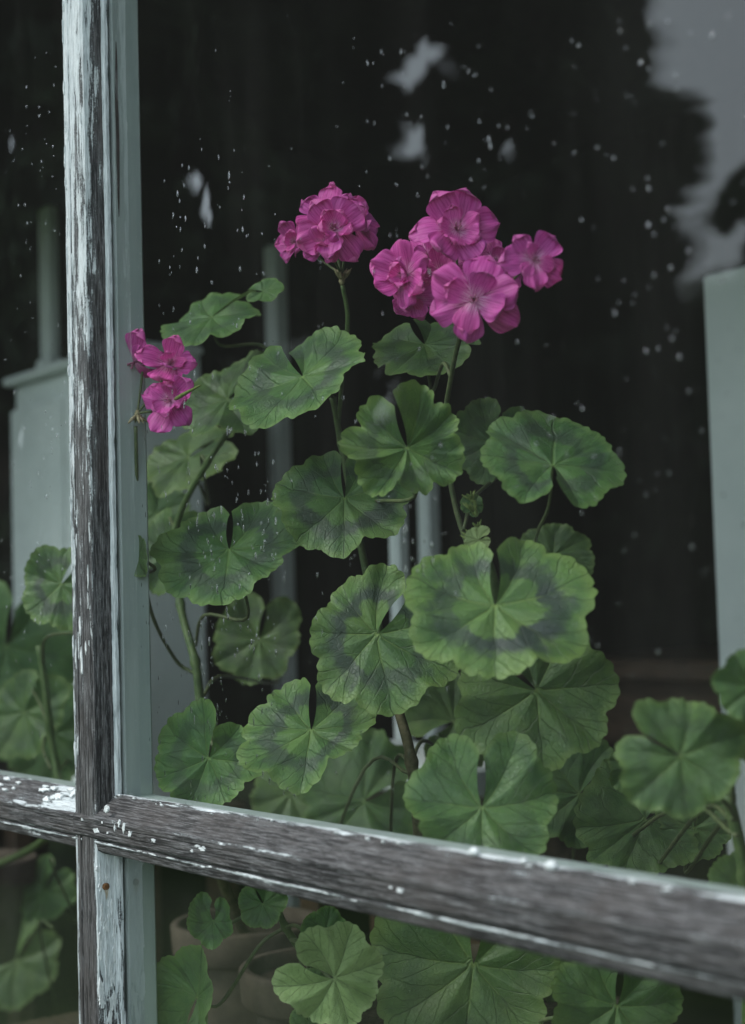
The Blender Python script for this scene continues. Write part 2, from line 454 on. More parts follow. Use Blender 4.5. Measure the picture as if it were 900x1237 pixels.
box('room_ceiling', HX0, HX1, RY0, RY1, HZ1, HZ1+.1, M['dark_wall'], house)
v = [(HX0-.9,-.5,2.25),(HX1+.9,-.5,2.25),(HX1+.9,4.2,4.2),(HX0-.9,4.2,4.2),(HX0-.9,-.5,2.32),(HX1+.9,-.5,2.32),(HX1+.9,4.2,4.27),(HX0-.9,4.2,4.27)]
mesh('roof', v, [(0,3,2,1),(4,5,6,7),(0,1,5,4),(1,2,6,5),(2,3,7,6),(3,0,4,7)], M['dark_wall'], house)

# ---- trees of the garden, mirrored in the panes
def crown_vf(clumps, per, size, seed, flat=.6):
    r = np.random.default_rng(seed)
    V = []; 
    for (c, rad, dens) in clumps:
        n = int(per * dens)
        d = r.normal(size=(n, 3)); d /= np.linalg.norm(d, axis=1)[:, None]
        q = d * (r.random(n) ** .42)[:, None] * np.array(rad) + np.array(c)
        a = r.normal(size=(n, 3)); a /= np.linalg.norm(a, axis=1)[:, None]
        b = np.cross(a, r.normal(size=(n, 3))); b /= np.linalg.norm(b, axis=1)[:, None]
        s = size * (.6 + .8 * r.random(n))[:, None]
        V.append(np.stack([q - a*s, q + b*s*flat, q + a*s, q - b*s*flat], 1))
    V = np.concatenate(V).reshape(-1, 3)
    n = len(V) // 4
    F = [(4*i, 4*i+1, 4*i+2, 4*i+3) for i in range(n)]
    return V, F
def tree(base, height, clumps, per, size, seed, mat, label, group='garden trees mirrored in the window panes', trunk_r=.16):
    t = thing('garden_tree', base, label, 'tree', group)
    b = Vector(base)
    top = b + Vector((.1, .05, height * .82))
    pts = spline([b, b.lerp(top, .35) + Vector((.08, -.05, 0)), b.lerp(top, .7), top], 6)
    parts = [tube_vf(pts, [trunk_r * (1 - .85 * i / (len(pts)-1)) for i in range(len(pts))], 9)]
    for c, rad, dens in clumps[::3]:
        c = Vector(c); s = b.lerp(top, max(.2, min(.9, (c.z - b.z) / max(.1, top.z - b.z) - .12)))
        parts.append(tube_vf(spline([s, s.lerp(c, .5) + Vector((0, 0, -.1)), c], 4), [trunk_r*.3*(1-.7*k/8) for k in range(9)], 6))
    v, f = merge(parts); mesh('trunk', v, f, M['bark'], t, smooth=True)
    v, f = crown_vf(clumps, per, size, seed); mesh('crown', v, f, mat, t)
    return t
def mirror_dir(px, py):
    d = ray(px, py); return Vector((d.x, -d.y, d.z))
VC = Vector((CC.x, -CC.y, CC.z))
def out(px, py, dist):                             # a garden point seen in the pane at that pixel
    return VC + mirror_dir(px, py) * dist
def clumps_for(spec):                              # (px, py, distance, radius px, density)
    o = []
    for px, py, d, r, dens in spec:
        rr = r * d / FPX
        o.append((tuple(out(px, py, d)), (rr, rr, rr * 1.05), dens))
    return o
def fill(px0, px1, py0, py1, d, r, n, seed, dens=1.0, skip=None):
    rr = random.Random(seed); o = []
    for _ in range(n):
        x, y = rr.uniform(px0, px1), rr.uniform(py0, py1)
        q = r * rr.uniform(.7, 1.25)
        if skip and skip(x, y, q): continue
        o.append((x, y, d + rr.uniform(-.8, .8), q, dens))
    return o
def gap(x, y, r):
    for gx, gy, gr in ((528,56,15),(556,97,16),(484,44,12),(474,98,12),(490,160,14),(478,208,12),(536,192,13),(612,158,12),(622,208,12),(690,20,10)):
        if (x-gx)**2 + (y-gy)**2 < (r*.64+gr*.8)**2: return True
    return False
b = out(650, 900, 10); b.z = GZ
sp = fill(590, 765, -150, 900, 10, 46, 170, 1, skip=gap) + fill(560, 790, 250, 900, 10, 62, 46, 11) + fill(740, 775, -80, 200, 10, 36, 40, 55) + fill(760, 812, 110, 800, 10, 38, 60, 5)
tree(tuple(b), 6.5, clumps_for(sp), 420, .085, 3, M['fol_dark'], 'tall dense evergreen tree mirrored beside the patch of open sky')
b = out(400, 900, 11.5); b.z = GZ
sp = fill(320, 640, -250, 330, 11.5, 40, 300, 2, skip=gap) + fill(330, 600, 250, 900, 11.5, 55, 70, 22)
tree(tuple(b), 7.0, clumps_for(sp), 260, .085, 4, M['fol_dark'], 'tall loose tree with small sky gaps mirrored above the pink flowers')
b = out(215, 900, 9.5); b.z = GZ
def gap2(x, y, r): return any((x-a)**2 + (y-b)**2 < (r*.76+g*.8)**2 for a, b, g in ((212,205,14),(228,222,16),(262,238,12),(275,243,10)))
sp = fill(80, 340, -150, 900, 9.5, 46, 230, 6, skip=gap2)
tree(tuple(b), 6.4, clumps_for(sp), 420, .08, 7, M['fol_dark'], 'broad dark tree mirrored just beside the upright glazing bar')
b = out(0, 900, 8.5); b.z = GZ
def gap3(x, y, r): return (x - 0)**2 + (y - 182)**2 < (r*.65+12)**2
sp = fill(-160, 110, -150, 900, 8.5, 55, 120, 9, skip=gap3)
tree(tuple(b), 5.8, clumps_for(sp), 420, .075, 8, M['fol_dark'], 'dark tree close to the house wall, mirrored in the narrow pane')
b = out(960, 900, 17); b.z = GZ
sp = fill(770, 1120, 385, 900, 17, 50, 110, 12) + [(885, 255, 16, 26, .5), (905, 235, 16, 24, .5), (870, 275, 16, 18, .35), (930, 260, 16, 30, .5), (960, 330, 16.5, 45, .8), (920, 320, 16.5, 25, .5)]
tree(tuple(b), 5.0, clumps_for(sp), 300, .10, 13, M['fol_mid'], 'paler low tree mirrored under the patch of open sky')

# ================================================================== the window
win = thing('old_window', (0, 0, WZ0), 'old wooden window with flaking white paint on its glazing bars and rain on the panes', 'window')
def member(name, prof, axis, a, b, mat, nseg=160, wob=.00035, paintf=None, seed=0):
    """prof: (p, y, paint) round the section; p is x for an upright, z for a crossbar"""
    # double each profile point so that paint may change sharply at the arrises
    V, F, P = [], [], []
    m = len(prof)
    for i in range(nseg+1):
        s = a + (b - a) * i / nseg
        for k, (p, y, pt) in enumerate(prof):
            jx = mnoise.noise(Vector((s*38, k*3.7 + seed, 1.3))) * wob + mnoise.noise(Vector((s*160, k*5.1 + seed, 4.3))) * wob * .7
            jy = mnoise.noise(Vector((s*45, k*2.9 + seed, 8.3))) * wob
            q = (p + jx, y + jy)
            V.append((q[0], q[1], s) if axis == 'z' else (s, q[1], q[0]))
            P.append(paintf(k, s, pt) if paintf else pt)
        if i:
            o0, o1 = (i-1)*m, i*m
            for k in range(m):
                k2 = (k+1) % m
                q = (o0+k, o0+k2, o1+k2, o1+k)
                F.append(q if axis == 'z' else tuple(reversed(q)))
    F.append(tuple(reversed(range(m))) if axis == 'z' else tuple(range(m)))
    e = tuple(range(nseg*m, nseg*m+m)); F.append(e if axis == 'z' else tuple(reversed(e)))
    o = mesh(name, V, F, mat, win)
    at_ = o.data.attributes.new('paint', 'FLOAT', 'POINT')
    at_.data.foreach_set('value', np.array(P, dtype=np.float32))
    return o
VP = [(-.0205, .0002, .9), (-.0200, -.004, .9), (-.0172, -.0150, .9), (-.0155, -.0172, 1.0), (-.0072, -.0180, .85), (-.0062, -.0166, .25),
      (-.0050, -.0180, .75), (.0040, -.0182, .60), (.0125, -.0180, .62), (.0150, -.0166, .75), (.0168, -.0100, .48), (.0178, -.0052, .45),
      (.0186, -.0046, .15), (.0192, -.0034, .95), (.0205, -.0022, .80), (.0208, .0002, .6)]
def vpaint(k, z, p):
    w = max(0, min(1, (z - .02) / .55))
    q = p * (.42 + .60 * w) if k < 12 else p
    return q + .10 * mnoise.noise(Vector((z*9, k*1.7, 0)))
member('upright_glazing_bar', VP, 'z', .004, .80, M['wood_z'], 320, paintf=vpaint)
def vpaint2(k, z, p):
    q = {0:.5, 1:.5, 2:.55, 3:.6}.get(k, .24 if k < 9 else (.82 - .55*max(0, min(1, (-.085 - z)/.07)) if k < 12 else .6))
    return q + .16 * mnoise.noise(Vector((z*16, k*1.7, 5)))
member('upright_glazing_bar', VP, 'z', -.29, -.006, M['wood_z'], 140, paintf=vpaint2, seed=9)
HP = [(.0196, .0002, .60), (.0192, -.0022, .58), (.0184, -.0036, .46), (.0172, -.0052, .27), (.0060, -.0168, .18), (.0048, -.0184, .42), (.0034, -.0191, .36), (.0026, -.0191, .20),
      (.0006, -.0190, .18), (.0000, -.0183, .10), (-.0006, -.0190, .24), (-.0045, -.0191, .18), (-.0050, -.0185, .10), (-.0055, -.0190, .22), (-.0085, -.0190, .16), (-.0098, -.0180, .35), (-.0106, -.0164, .05), (-.0115, -.0172, .45), (-.0124, -.0176, .62), (-.0140, -.0168, .30), (-.0185, -.0158, .25), (-.0200, -.0130, .30), (-.0202, .0002, .3)]
def hpaint(k, x, p):
    return p + (.34 if k < 4 else .14) * mnoise.noise(Vector((x*(40 if k < 4 else 14), k*1.7, 3))) + .08 * mnoise.noise(Vector((x*60, k*2.7, 9)))
member('cross_glazing_bar', HP, 'x', -.016, .68, M['wood_x'], 300, paintf=hpaint, seed=3)
def hpaint2(k, x, p):
    q = (.36 + .42*math.exp(-((x + .035)/.045)**2)) if k in (1, 2, 3, 4) else p
    return q + .28 * mnoise.noise(Vector((x*30, k*1.7, 31))) + .2 * mnoise.noise(Vector((x*90, k*2.7, 51)))
member('cross_glazing_bar', [(a-.0004, b+.0006, c) for a, b, c in HP], 'x', -1.34, -.012, M['wood_x'], 240, paintf=hpaint2, seed=5)
# inner halves of the bars, seen through the glass
box('inner_upright_bar', -.0185, .0185, .0042, .0275, -.29, .80, M['inner_paint'], win, .0015)
box('inner_cross_bar', -.6514, -.0187, .0042, .026, -.018, .017, M['inner_paint'], win, .0015)
box('inner_cross_bar', .0187, .68, .0042, .026, -.018, .017, M['inner_paint'], win, .0015)
# the long dark split in the inner bar
zs0, zs1 = at(137, 265, .008).z, at(133, 55, .008).z
v = []
for i in range(21):
    s = i / 20; z = zs0 + (zs1 - zs0) * s; hw = .0011 * (1 - abs(2*s - 1) ** 3) + .0002; yy = .0078 + .0005 * mnoise.noise(Vector((z*30, 0, 0)))
    v += [(.0187, yy - hw, z), (.0187, yy + hw, z), (.0180, yy + hw, z), (.0180, yy - hw, z)]
f = []
for i in range(20):
    for k in range(4): f.append((i*4+k, i*4+(k+1) % 4, i*4+4+(k+1) % 4, i*4+4+k))
mesh('split', v, f, M['crack'], win)
# panes: reflecting outer face, clear back and edges
def pane(x0, x1, z0, z1):
    v, f = box_vf(x0, x1, .0006, .0036, z0, z1)
    o = mesh('pane', v, f, [M['glass'], M['glass_back']], win)
    for i, p in enumerate(o.data.polygons): p.material_index = 0 if i == 2 else 1
    return o
pane(.0005, .67, .0005, .79); pane(-.67, -.0005, .0005, .79); pane(.0005, .67, -.28, -.0005); pane(-.67, -.0005, -.28, -.0005)
pane(-1.335, -.6705, .0005, .79); pane(-1.335, -.6705, -.28, -.0005)  # unseen left column, added to let more daylight reach the white cupboard
# outer sash, casing and sill
def const(k, s, p): return .45 + .3 * mnoise.noise(Vector((s*5, k, 2)))
member('upright_glazing_bar', [(a-.67, b, c) for a, b, c in VP], 'z', -.29, .80, M['wood_z'], 120, paintf=vpaint, seed=44)  # bar of the added left column of panes
box('inner_upright_bar', -.6885, -.6515, .0042, .0275, -.29, .80, M['inner_paint'], win, .0015)
for sx in (-1, 1):
    pr = [(sx*.662, .03, .5), (sx*.662, -.016, .5), (sx*.668, -.02, .5), (sx*.725, -.02, .5), (sx*.725, .03, .5)]
    if sx > 0: pr = pr[::-1]
    if sx < 0: pr = [(a-.67, b, c) for a, b, c in pr]
    pr = pr[::-1]
    member('sash_stile', pr, 'z', -.345, .845, M['wood_z'], 60, paintf=const, seed=11+sx)
member('sash_rail', [(.845, .0295, .5), (.845, -.0195, .5), (.785, -.0195, .5), (.779, -.0155, .5), (.779, .0295, .5)], 'x', -1.331, .661, M['wood_x'], 60, paintf=const, seed=15)
member('sash_rail', [(-.27, .0295, .5), (-.27, -.0155, .5), (-.276, -.0195, .5), (-.345, -.0195, .5), (-.345, .0295, .5)], 'x', -1.331, .661, M['wood_x'], 60, paintf=const, seed=17)
for sx in (-1, 1):
    x0, x1 = (-1.59, -1.397) if sx < 0 else (.727, .92)
    box('casing_board', x0, x1, -.028, .028, -.40, .96, M['sill_paint'], win, .003)
box('casing_board', -1.396, .726, -.028, .028, .847, .96, M['sill_paint'], win, .003)
box('outer_sill', -1.62, .95, -.11, .03, -.44, -.402, M['sill_paint'], win, .006)
box('bottom_casing', -1.396, .726, -.015, .028, -.40, -.347, M['sill_paint'], win, .003)
# paint flakes still standing proud of the wood
def flakes(name, specs, axis_pt, seed, mat='paint_chip'):
    r = random.Random(seed); parts = []
    for (c, u, w, n, su, sw) in specs:
        c, u, w, n = Vector(c), Vector(u).normalized(), Vector(w).normalized(), Vector(n).normalized()
        k = r.randint(11, 17); ph = r.random()*6
        ring = []
        for i in range(k):
            a = 2*math.pi*i/k; rr = .45 + .75*r.random()
            ring.append(c + u*math.cos(a)*su*rr + w*math.sin(a)*sw*rr)
        top = [q + n*(.00025 + .00045*r.random()) - (q - c)*.12 for q in ring]
        bot = [q - n*.0006 for q in ring]
        V = bot + top + [c + n*.0005]
        F = [(i, (i+1) % k, k+(i+1) % k, k+i) for i in range(k)] + [(k+i, k+(i+1) % k, 2*k) for i in range(k)]
        parts.append((V, F))
    v, f = merge(parts); o = mesh(name, v, f, M[mat], win, smooth=False); o['kind'] = 'stuff'
    return o
def slope_pt(x, s):      # point on the upper slope of the crossbar, s 0 at the glass .. 1 at the ridge
    return Vector((x, -.0042 + (-.0168 + .0042) * s, .0190 + (.0060 - .0190) * s))
SN = Vector((0, -.70, .71)).normalized()
rr = random.Random(4)
fl = []
for i in range(22):                                 # thick crust on the left crossbar by the upright
    x = -.022 - rr.random()**1.3 * .16
    dens = max(.12, 1 - abs(x + .02) / .2)
    s = rr.random() * .75 * (1 if x < -.05 else .9)
    fl.append((slope_pt(x, s), (1, 0, 0), (0, -.7, -.7), SN, rr.uniform(.003, .0085) * (.6 + dens*.7), rr.uniform(.0012, .0032) * (.6 + dens*.6)))
for i in range(30):                                 # ragged line along the upper edge of the right crossbar
    x = .022 + rr.random()**1.6 * .6
    fl.append((slope_pt(x, rr.random()*.16 - .05), (1, 0, 0), (0, -.7, -.7), SN, rr.uniform(.001, .0032), rr.uniform(.0003, .0008)))
for i in range(4):                                 # front face, near the crossing
    x = -.002 + rr.random()**2 * .13
    fl.append(((x, -.0190, rr.uniform(-.008, .003)), (1, 0, rr.uniform(-.2, .2)), (0, 0, 1), (0, -1, 0), rr.uniform(.0008, .0034), rr.uniform(.0005, .0016)))
for px, py, su, sw in ((128, 968+9, .004, .003), (150, 1000, .0022, .0042), (157, 1008, .0034, .0026), (144, 994, .0018, .0034), (139, 999, .0012, .003), (245, 1025, .0045, .0016), (232, 1028, .002, .001), (484, 1076, .0030, .0018), (472, 1072, .0016, .0008), (238, 1022, .003, .001), (116, 1003, .006, .002)):
    p = at(px, py, -.0190); fl.append((p, (1, 0, 0), (0, 0, 1), (0, -1, 0), su, sw))
for i in range(26):                                 # lower bead
    x = -.15 + rr.random() * .75
    fl.append(((x, -.0172, -.0124 + rr.uniform(-.0006, .0006)), (1, 0, 0), (0, 0, 1), (0, -1, .3), rr.uniform(.002, .008), rr.uniform(.0003, .0007)))
flakes('paint_flakes', fl, None, 21)
fl = []
for px, py, su, sw in ((97, 760, .002, .010), (99, 800, .0022, .011), (104, 783, .0014, .005), (92, 790, .0012, .012), (90, 700, .001, .009)):
    p = at(px, py, -.0180); fl.append((p, (1, 0, 0), (0, 0, 1), (0, -1, 0), su, sw))
for i in range(60):
    z = rr.uniform(.02, .6); k = rr.choice((-.0135, -.0120, -.0085, -.0048, .0120))
    fl.append(((k + rr.uniform(-.0006, .0006), -.0179, z), (1, 0, 0), (0, 0, 1), (0, -1, 0), rr.uniform(.0003, .0009), rr.uniform(.002, .010)))
for i in range(44):                                 # white strip on the side of the lower upright
    z = -.028 - rr.random()**1.2 * .16
    y = rr.uniform(-.0155, -.002); x = .0150 + (.0178-.0150) * ((-.0166 - y) / (-.0166 + .0052) if y < -.0052 else 1)
    fl.append(((x, y, z), (0, 1, 0), (0, 0, 1), (1, -.2, 0), rr.uniform(.0008, .0030), rr.uniform(.003, .011)))
flakes('paint_flakes', fl, None, 22)
# rusty nail head in the lower upright
p = at(128, 1071, -.012)
xx = .0166
pn = Vector((xx, p.y, p.z)); pn = CC + (p - CC) * ((xx - CC.x) / (p.x - CC.x))
v, f = [], []
rings = [(.0026, -.001), (.0026, .0006), (.0021, .0011), (.0010, .0013), (.0001, .0008)]
for r_, h in rings:
    for k in range(14):
        a = 2*math.pi*k/14; v.append((pn.x + h, pn.y + r_*math.cos(a), pn.z + r_*math.sin(a)))
for i in range(len(rings)-1):
    for k in range(14): f.append((i*14+k, i*14+(k+1) % 14, (i+1)*14+(k+1) % 14, (i+1)*14+k))
mesh('nail_head', v, f, M['rust'], win, smooth=True)
v, f = [], []
for i in range(8):
    z = pn.z - .001 - .0011*i; w = .0018 * (1 - i/9) * (.8 + .4*random.random())
    v += [(pn.x + .0009, pn.y - w, z), (pn.x + .0009, pn.y + w, z)]
    if i: f.append((2*i-2, 2*i-1, 2*i+1, 2*i))
mesh('rust_stain', v, f, M['rust_wash'], win)

# ================================================================== the room behind the plants
def shelf():
    t = thing('plant_shelf', (0, .30, -.30), 'dark brown shelf board carrying the flower pots inside the window', 'shelf')
    box('board', -.50, .78, .045, .40, -.300, -.265, M['brown_wood'], t, .003)
    for x in (-.4, .7): box('bracket', x-.02, x+.02, .17, .38, -.42, -.301, M['brown_wood'], t, .002)
shelf()
def post(px0, px1, y, label, group=None, z0=HZ0, z1=HZ1, ypx=600, th=.08):
    a, b = at(px0, ypx, y), at(px0 + .45*(px1 - px0), ypx, y)
    d = ray(px1, ypx); th = CC.y + (b.x - CC.x)*d.y/d.x - y
    t = thing('room_post', ((a.x+b.x)/2, y + th/2, z0), label, 'post', group)
    box('shaft', a.x, b.x, y, y+th, z0+.03, z1, M['room_white'], t, .004)
    box('foot_block', a.x-.006, b.x+.006, y-.006, y+th+.006, z0, z0+.0295, M['room_white'], t, .006)
post(858, 1010, .80, 'broad white post inside the room behind the geranium leaf', z1=at(880, 325, .80).z)
post(324, 355, .85, 'slim white post inside the room, seen under the single small flower head', z1=at(340, 290, .85).z)
post(466, 494, .66, 'slim white post inside the room, seen beside the ruffled leaf', z1=at(480, 560, .66).z)
post(502, 532, .86, 'dull white post inside the room, seen beside the stem with green buds', z1=at(515, 540, .86).z)
def cupboard():
    y = .50
    x0, x1 = at(20, 600, y).x, at(170, 600, y).x; z1 = at(40, 462, y).z; z0 = at(120, 968, y).z
    t = thing('white_cupboard', ((x0+x1)/2, y+.05, z0), 'white painted cupboard standing in the room behind the upright glazing bar', 'cupboard')
    box('body', x0, x1, y, y+.10, z0, z1, M['room_white'], t, .004)
    xm = (x0+x1)/2
    for a, b in ((x0+.02, xm-.004), (xm+.004, x1-.02)):
        d = box('door', a, b, y-.018, y-.0005, z0+.02, z1-.04, M['room_white'], t, .003)
        box('door_knob', (a+b)/2 - .012, (a+b)/2 + .012, y-.04, y-.0185, -.02, .004, M['brown_wood'], d, .004)
    box('top_board', x0-.005, x1+.005, y-.02, y+.102, z1+.0005, z1+.014, M['room_white'], t, .004)
    post(50, 77, y+.03, 'narrow white post rising from the top of the white cupboard', z0=z1+.0145, z1=at(60, 245, y+.03).z)
    st = thing('cupboard_stand', ((x0+x1)/2, y+.05, HZ0), 'dark wooden stand under the white cupboard', 'stand')
    box('stand_top', x0-.03, x1+.03, y-.03, y+.14, z0-.03, z0-.0005, M['brown_wood'], st, .003)
    for x in (x0, x1):
        for yy in (y-.02, y+.10): box('leg', x-.018, x+.018, yy, yy+.03, HZ0, z0-.0305, M['brown_wood'], st, .002)
cupboard()
def table():
    a, b = at(700, 1010, 1.2), at(960, 1025, 1.2)
    t = thing('brown_table', (a.x+.3, 1.4, HZ0), 'brown wooden table in the dark room behind the flowers', 'table')
    zt = at(800, 800, 1.1).z
    box('table_top', a.x-.1, b.x+.3, 1.15, 1.75, zt-.03, zt, M['brown_wood'], t, .004)
    for x in (a.x-.05, b.x+.25):
        for y in (1.19, 1.66): box('leg', x-.025, x+.025, y, y+.05, HZ0, zt-.031, M['brown_wood'], t, .003)
    box('apron', a.x-.02, b.x+.22, 1.2, 1.22, zt-.13, zt-.0305, M['brown_wood'], t, .002)
table()
def bench():
    y = .44; a, b = at(322, 960, y).x, at(560, 960, y).x; z = at(410, 915, y).z
    t = thing('white_bench', ((a+b)/2, y+.08, HZ0), 'low bench with a white painted seat in the room behind the lowest leaves', 'bench')
    box('seat_board', a, b, y, y+.17, z-.03, z, M['room_white'], t, .004)
    for x in (a+.03, b-.03):
        for yy in (y+.032, y+.13): box('leg', x-.018, x+.018, yy, yy+.03, HZ0, z-.031, M['brown_wood'], t, .002)
bench()

# ================================================================== geraniums
def leaf_geo(seed, lobes=7, ruffle=.06, cup=.0, fold=.07, sinus=.15, cren=.036, lobe_d=.13, droop=0.0, pinch=0.0):
    """unit leaf in x (side) y (tip) z (upper face); the stalk joins at the origin"""
    r = np.random.default_rng(seed)
    nr, nt = 16, 150
    span = math.pi - sinus*.4
    th = np.linspace(-span, span, nt+1); vv = (th + span) / (2*span)
    aw = r.normal(size=3)*.016
    wv = np.clip(vv + (aw[0]*np.sin(6.283*vv) + aw[1]*np.sin(12.57*vv) + aw[2]*np.sin(18.85*vv)), 0, 1)
    ph = wv * lobes
    w = np.abs((ph % 1) - .5)                        # 0 on vein .. .5 in the notch
    lob = np.floor(np.minimum(ph, lobes - 1e-6)).astype(int)
    amp = 1 + .10 * np.clip(r.normal(size=lobes), -1.6, 1.6); 
    ampi = np.interp(ph, np.arange(lobes) + .5, amp)
    R = ampi * (1 - lobe_d * (w*2)**2.6)
    nc = 35
    R += cren * (np.abs(np.cos(math.pi * vv * nc + r.random()*3)) - .6) * (1 + .6*r.normal(size=nc+1)[(vv*nc).astype(int).clip(0, nc)] * .5)
    cc_ = np.clip((np.abs(th) / span - .80) / .20, 0, 1); R *= 1 - .30*cc_**3
    R *= 1 + .05*np.cos(th + r.random()*6)
    V = [(0, 0, 0)]; UV = [(0, .5)]
    fl_ = np.interp(ph, np.arange(lobes) + .5, .65 + .7*r.random(lobes))
    p1, p2, p3 = r.random(3)*6.28; ra = r.normal(size=lobes+1)
    for i in range(1, nr+1):
        rho = (i / nr) ** .9
        rr = rho * R
        tj = th * (math.pi - sinus*(2.1 - 1.9*rho)) / span
        x = rr*np.sin(tj); y = rr*np.cos(tj)
        z = cup*rho**2*.9
        z = z + 1.5*fold * fl_ * rho**1.1 * (.45*(w*2)**.8 + .55*np.sin(w*math.pi)**1.6) * (1 - .30*rho)   # veins lie in valleys
        z = z + .035*rho**1.3*np.array([mnoise.noise(Vector((a*3.1, b*3.1, seed*2.1 + 9))) for a, b in zip(x, y)])
        z = z + ruffle * rho**2.6 * np.sin(th*lobes*.5 + p1) + .75*ruffle * rho**2.8 * np.sin(th*(lobes*.5+1.5) + p2)
        z = z + ruffle*.9*rho**2 * np.interp(ph, np.arange(lobes+1), ra)
        z = z + .30*ruffle * rho**5 * np.sin(th*lobes*2.6 + p3)
        z = z - droop * y * np.abs(y)
        z = z + .02*rho*np.array([mnoise.noise(Vector((a*2.2, b*2.2, seed*1.37))) for a, b in zip(x, y)])
        # the rims of the sinus rise a little
        z = z + .10 * rho * np.clip(np.abs(th)/span - .86, 0, 1)/.14
        if pinch: z = z + pinch*np.abs(x)*rho
        V += list(zip(x, y, z)); UV += [(rho, q) for q in wv]
    F = [(0, 1+j+1, 1+j) for j in range(nt)]
    for i in range(nr-1):
        a = 1 + i*(nt+1)
        for j in range(nt): F.append((a+j, a+j+1, a+nt+1+j+1, a+nt+1+j))
    return np.array(V), F, UV
def set_uv(me, uv):
    l = me.uv_layers.new(name='polar')
    vi = np.empty(len(me.loops), dtype=np.int32); me.loops.foreach_get('vertex_index', vi)
    l.data.foreach_set('uv', np.array(uv, dtype=np.float32)[vi].ravel())
def frame(nx, ny, tip_deg):
    """axes from a normal given in camera right/up and the tip's direction in the picture (degrees, 0 = right, 90 = up)"""
    nz = math.sqrt(max(.03, 1 - nx*nx - ny*ny))
    n = Vector((nx, ny, nz)).normalized()
    c, s = math.cos(math.radians(tip_deg)), math.sin(math.radians(tip_deg))
    t = Vector((c, s, -(n.x*c + n.y*s) / n.z)).normalized()
    x = t.cross(n)
    W = lambda q: CR*q.x + CU*q.y + CB*q.z
    return W(x), W(t), W(n)
leaf_id = [0]
def leaf(plant, px, py, y, rpx, tip, nx=-.2, ny=.2, zone=.8, tone=1.0, mat='leaf', node=None, stalk=True, node_y=None, min_y=.007, sx=1.0, srad=.0014, sag=.02, stmat='stalk', **kw):
    leaf_id[0] += 1
    kw.setdefault('seed', leaf_id[0]*13 + 5)
    V, F, UV = leaf_geo(**kw)
    X, T, Nn = frame(nx, ny, tip)
    A = np.array([X*sx, T, Nn])
    for _ in range(12):
        c = at(px, py, y); s = rpx * mpp(px, py, y)
        W = (V * s) @ A + np.array(c)
        lo = W[:, 1].min()
        if lo >= min_y: break
        y += (min_y - lo) + .002
    o = mesh('leaf', W, F, M[mat], plant, org=c, smooth=True)
    set_uv(o.data, UV); o['zone'] = float(zone); o['tone'] = float(max(.80, min(1.15, tone)))  # tone puts some shade into the colour of the leaves further back
    if stalk and node is not None:
        e = at(node[0], node[1], node_y if node_y is not None else node[2])
        a = c - Nn*.001
        L = (e - a).length
        p1 = a - Nn * L*.28 + Vector((0, 0, -.10*L)); p2 = e.lerp(a, .30) + Vector((0, 0, .02*L))
        for q in (p1, p2): q.y = max(q.y, .012)
        v, f = tube_vf(spline([a, p1, p2, e], 6), [srad*.85]*7 + [srad]*12, 7)
        mesh('leaf_stalk', v, f, M[stmat], o, smooth=True)
    return o
def stem(plant, pts, r0, r1, mat='stem', name='stem', nodes=True, n=8):
    P = spline([at(*p) if len(p) == 3 and p[0] > 5 else Vector(p) for p in pts], n)
    rad = []
    for i in range(len(P)):
        s = i / (len(P)-1); r_ = r0 + (r1 - r0)*s
        if nodes and i % n == 0: r_ *= 1.35
        rad.append(r_)
    v, f = tube_vf(P, rad, 10); return mesh(name, v, f, M[mat], plant, smooth=True)

SHZ = -.265
def pot(px, py, y, label, rad=.062, h=.122):
    c = at(px, py, y); base = Vector((c.x, y, SHZ))
    t = thing('clay_pot', base, label, 'flower pot', 'clay pots on the shelf behind the lower panes')
    pr = [(rad*.68, 0), (rad*.70, .002), (rad*.95, h*.74), (rad*1.08, h*.75), (rad*1.12, h*.78), (rad*1.15, h*.98), (rad*1.12, h), (rad*1.02, h), (rad*1.0, h*.9)]
    v, f = lathe_vf(base, pr[:3] + [(rad*.93, h*.76)], 36); v2, f2 = lathe_vf(base, [(rad*.93, h*.75)] + pr[3:], 36)
    f.append(tuple(range(35, -1, -1)))
    mesh('body', v, f, M['terracotta'], t, smooth=True); mesh('rim', v2, f2, M['terracotta'], t, smooth=True)
    v, f = lathe_vf(base, [(rad*1.0, h*.9), (rad*.6, h*.92), (rad*.25, h*.93), (.001, h*.935)], 36); mesh('soil', v, f, M['soil'], t, smooth=True)
    return Vector((base.x, base.y, SHZ + h*.92))

# petals -----------------------------------------------------------
def petal_mesh(seed):
    r = np.random.default_rng(seed); nu, nv = 16, 14
    W = .40 + .10*r.random(); curl = r.uniform(-.42, .22); cupv = r.uniform(-.5, .6); notch = r.uniform(0, .07); p1, p2 = r.random(2)*6
    V, UV, F = [], [], []
    for i in range(nu+1):
        u = 1 - (1 - i/nu)**1.7
        for j in range(nv+1):
            v = -1 + 2*j/nv
            wd_ = W * (.10*(1-u) + 1.28*u**.85*math.sqrt(max(0, 1 - u**4.5)))
            x = v*wd_
            yy = u * (1 - .16*(abs(v)**2.2)*u**1.5) - notch*np.exp(-(v*3)**2)*u**6 + .02*np.sin(v*7+p1)*u**3
            z = curl*u*u + cupv*(x/W)**2*.30*(1-.3*u) + .075*u*u*np.sin(3.2*v + p1) + .055*u**2*np.sin(6*v+p2+2*u) + .03*u**4*np.sin(11*v+p1) + .05*np.sin(u*3.3+p2)*u
            V.append((x, yy, z)); UV.append((u, .5 + .5*v*(.25 + .75*wd_/W)))
    for i in range(nu):
        for j in range(nv):
            a = i*(nv+1)+j; F.append((a, a+1, a+nv+2, a+nv+1))
    me = bpy.data.meshes.new('petal'); me.from_pydata([tuple(q) for q in V], [], F); me.shade_smooth(); me.materials.append(M['petal']); set_uv(me, UV)
    return me
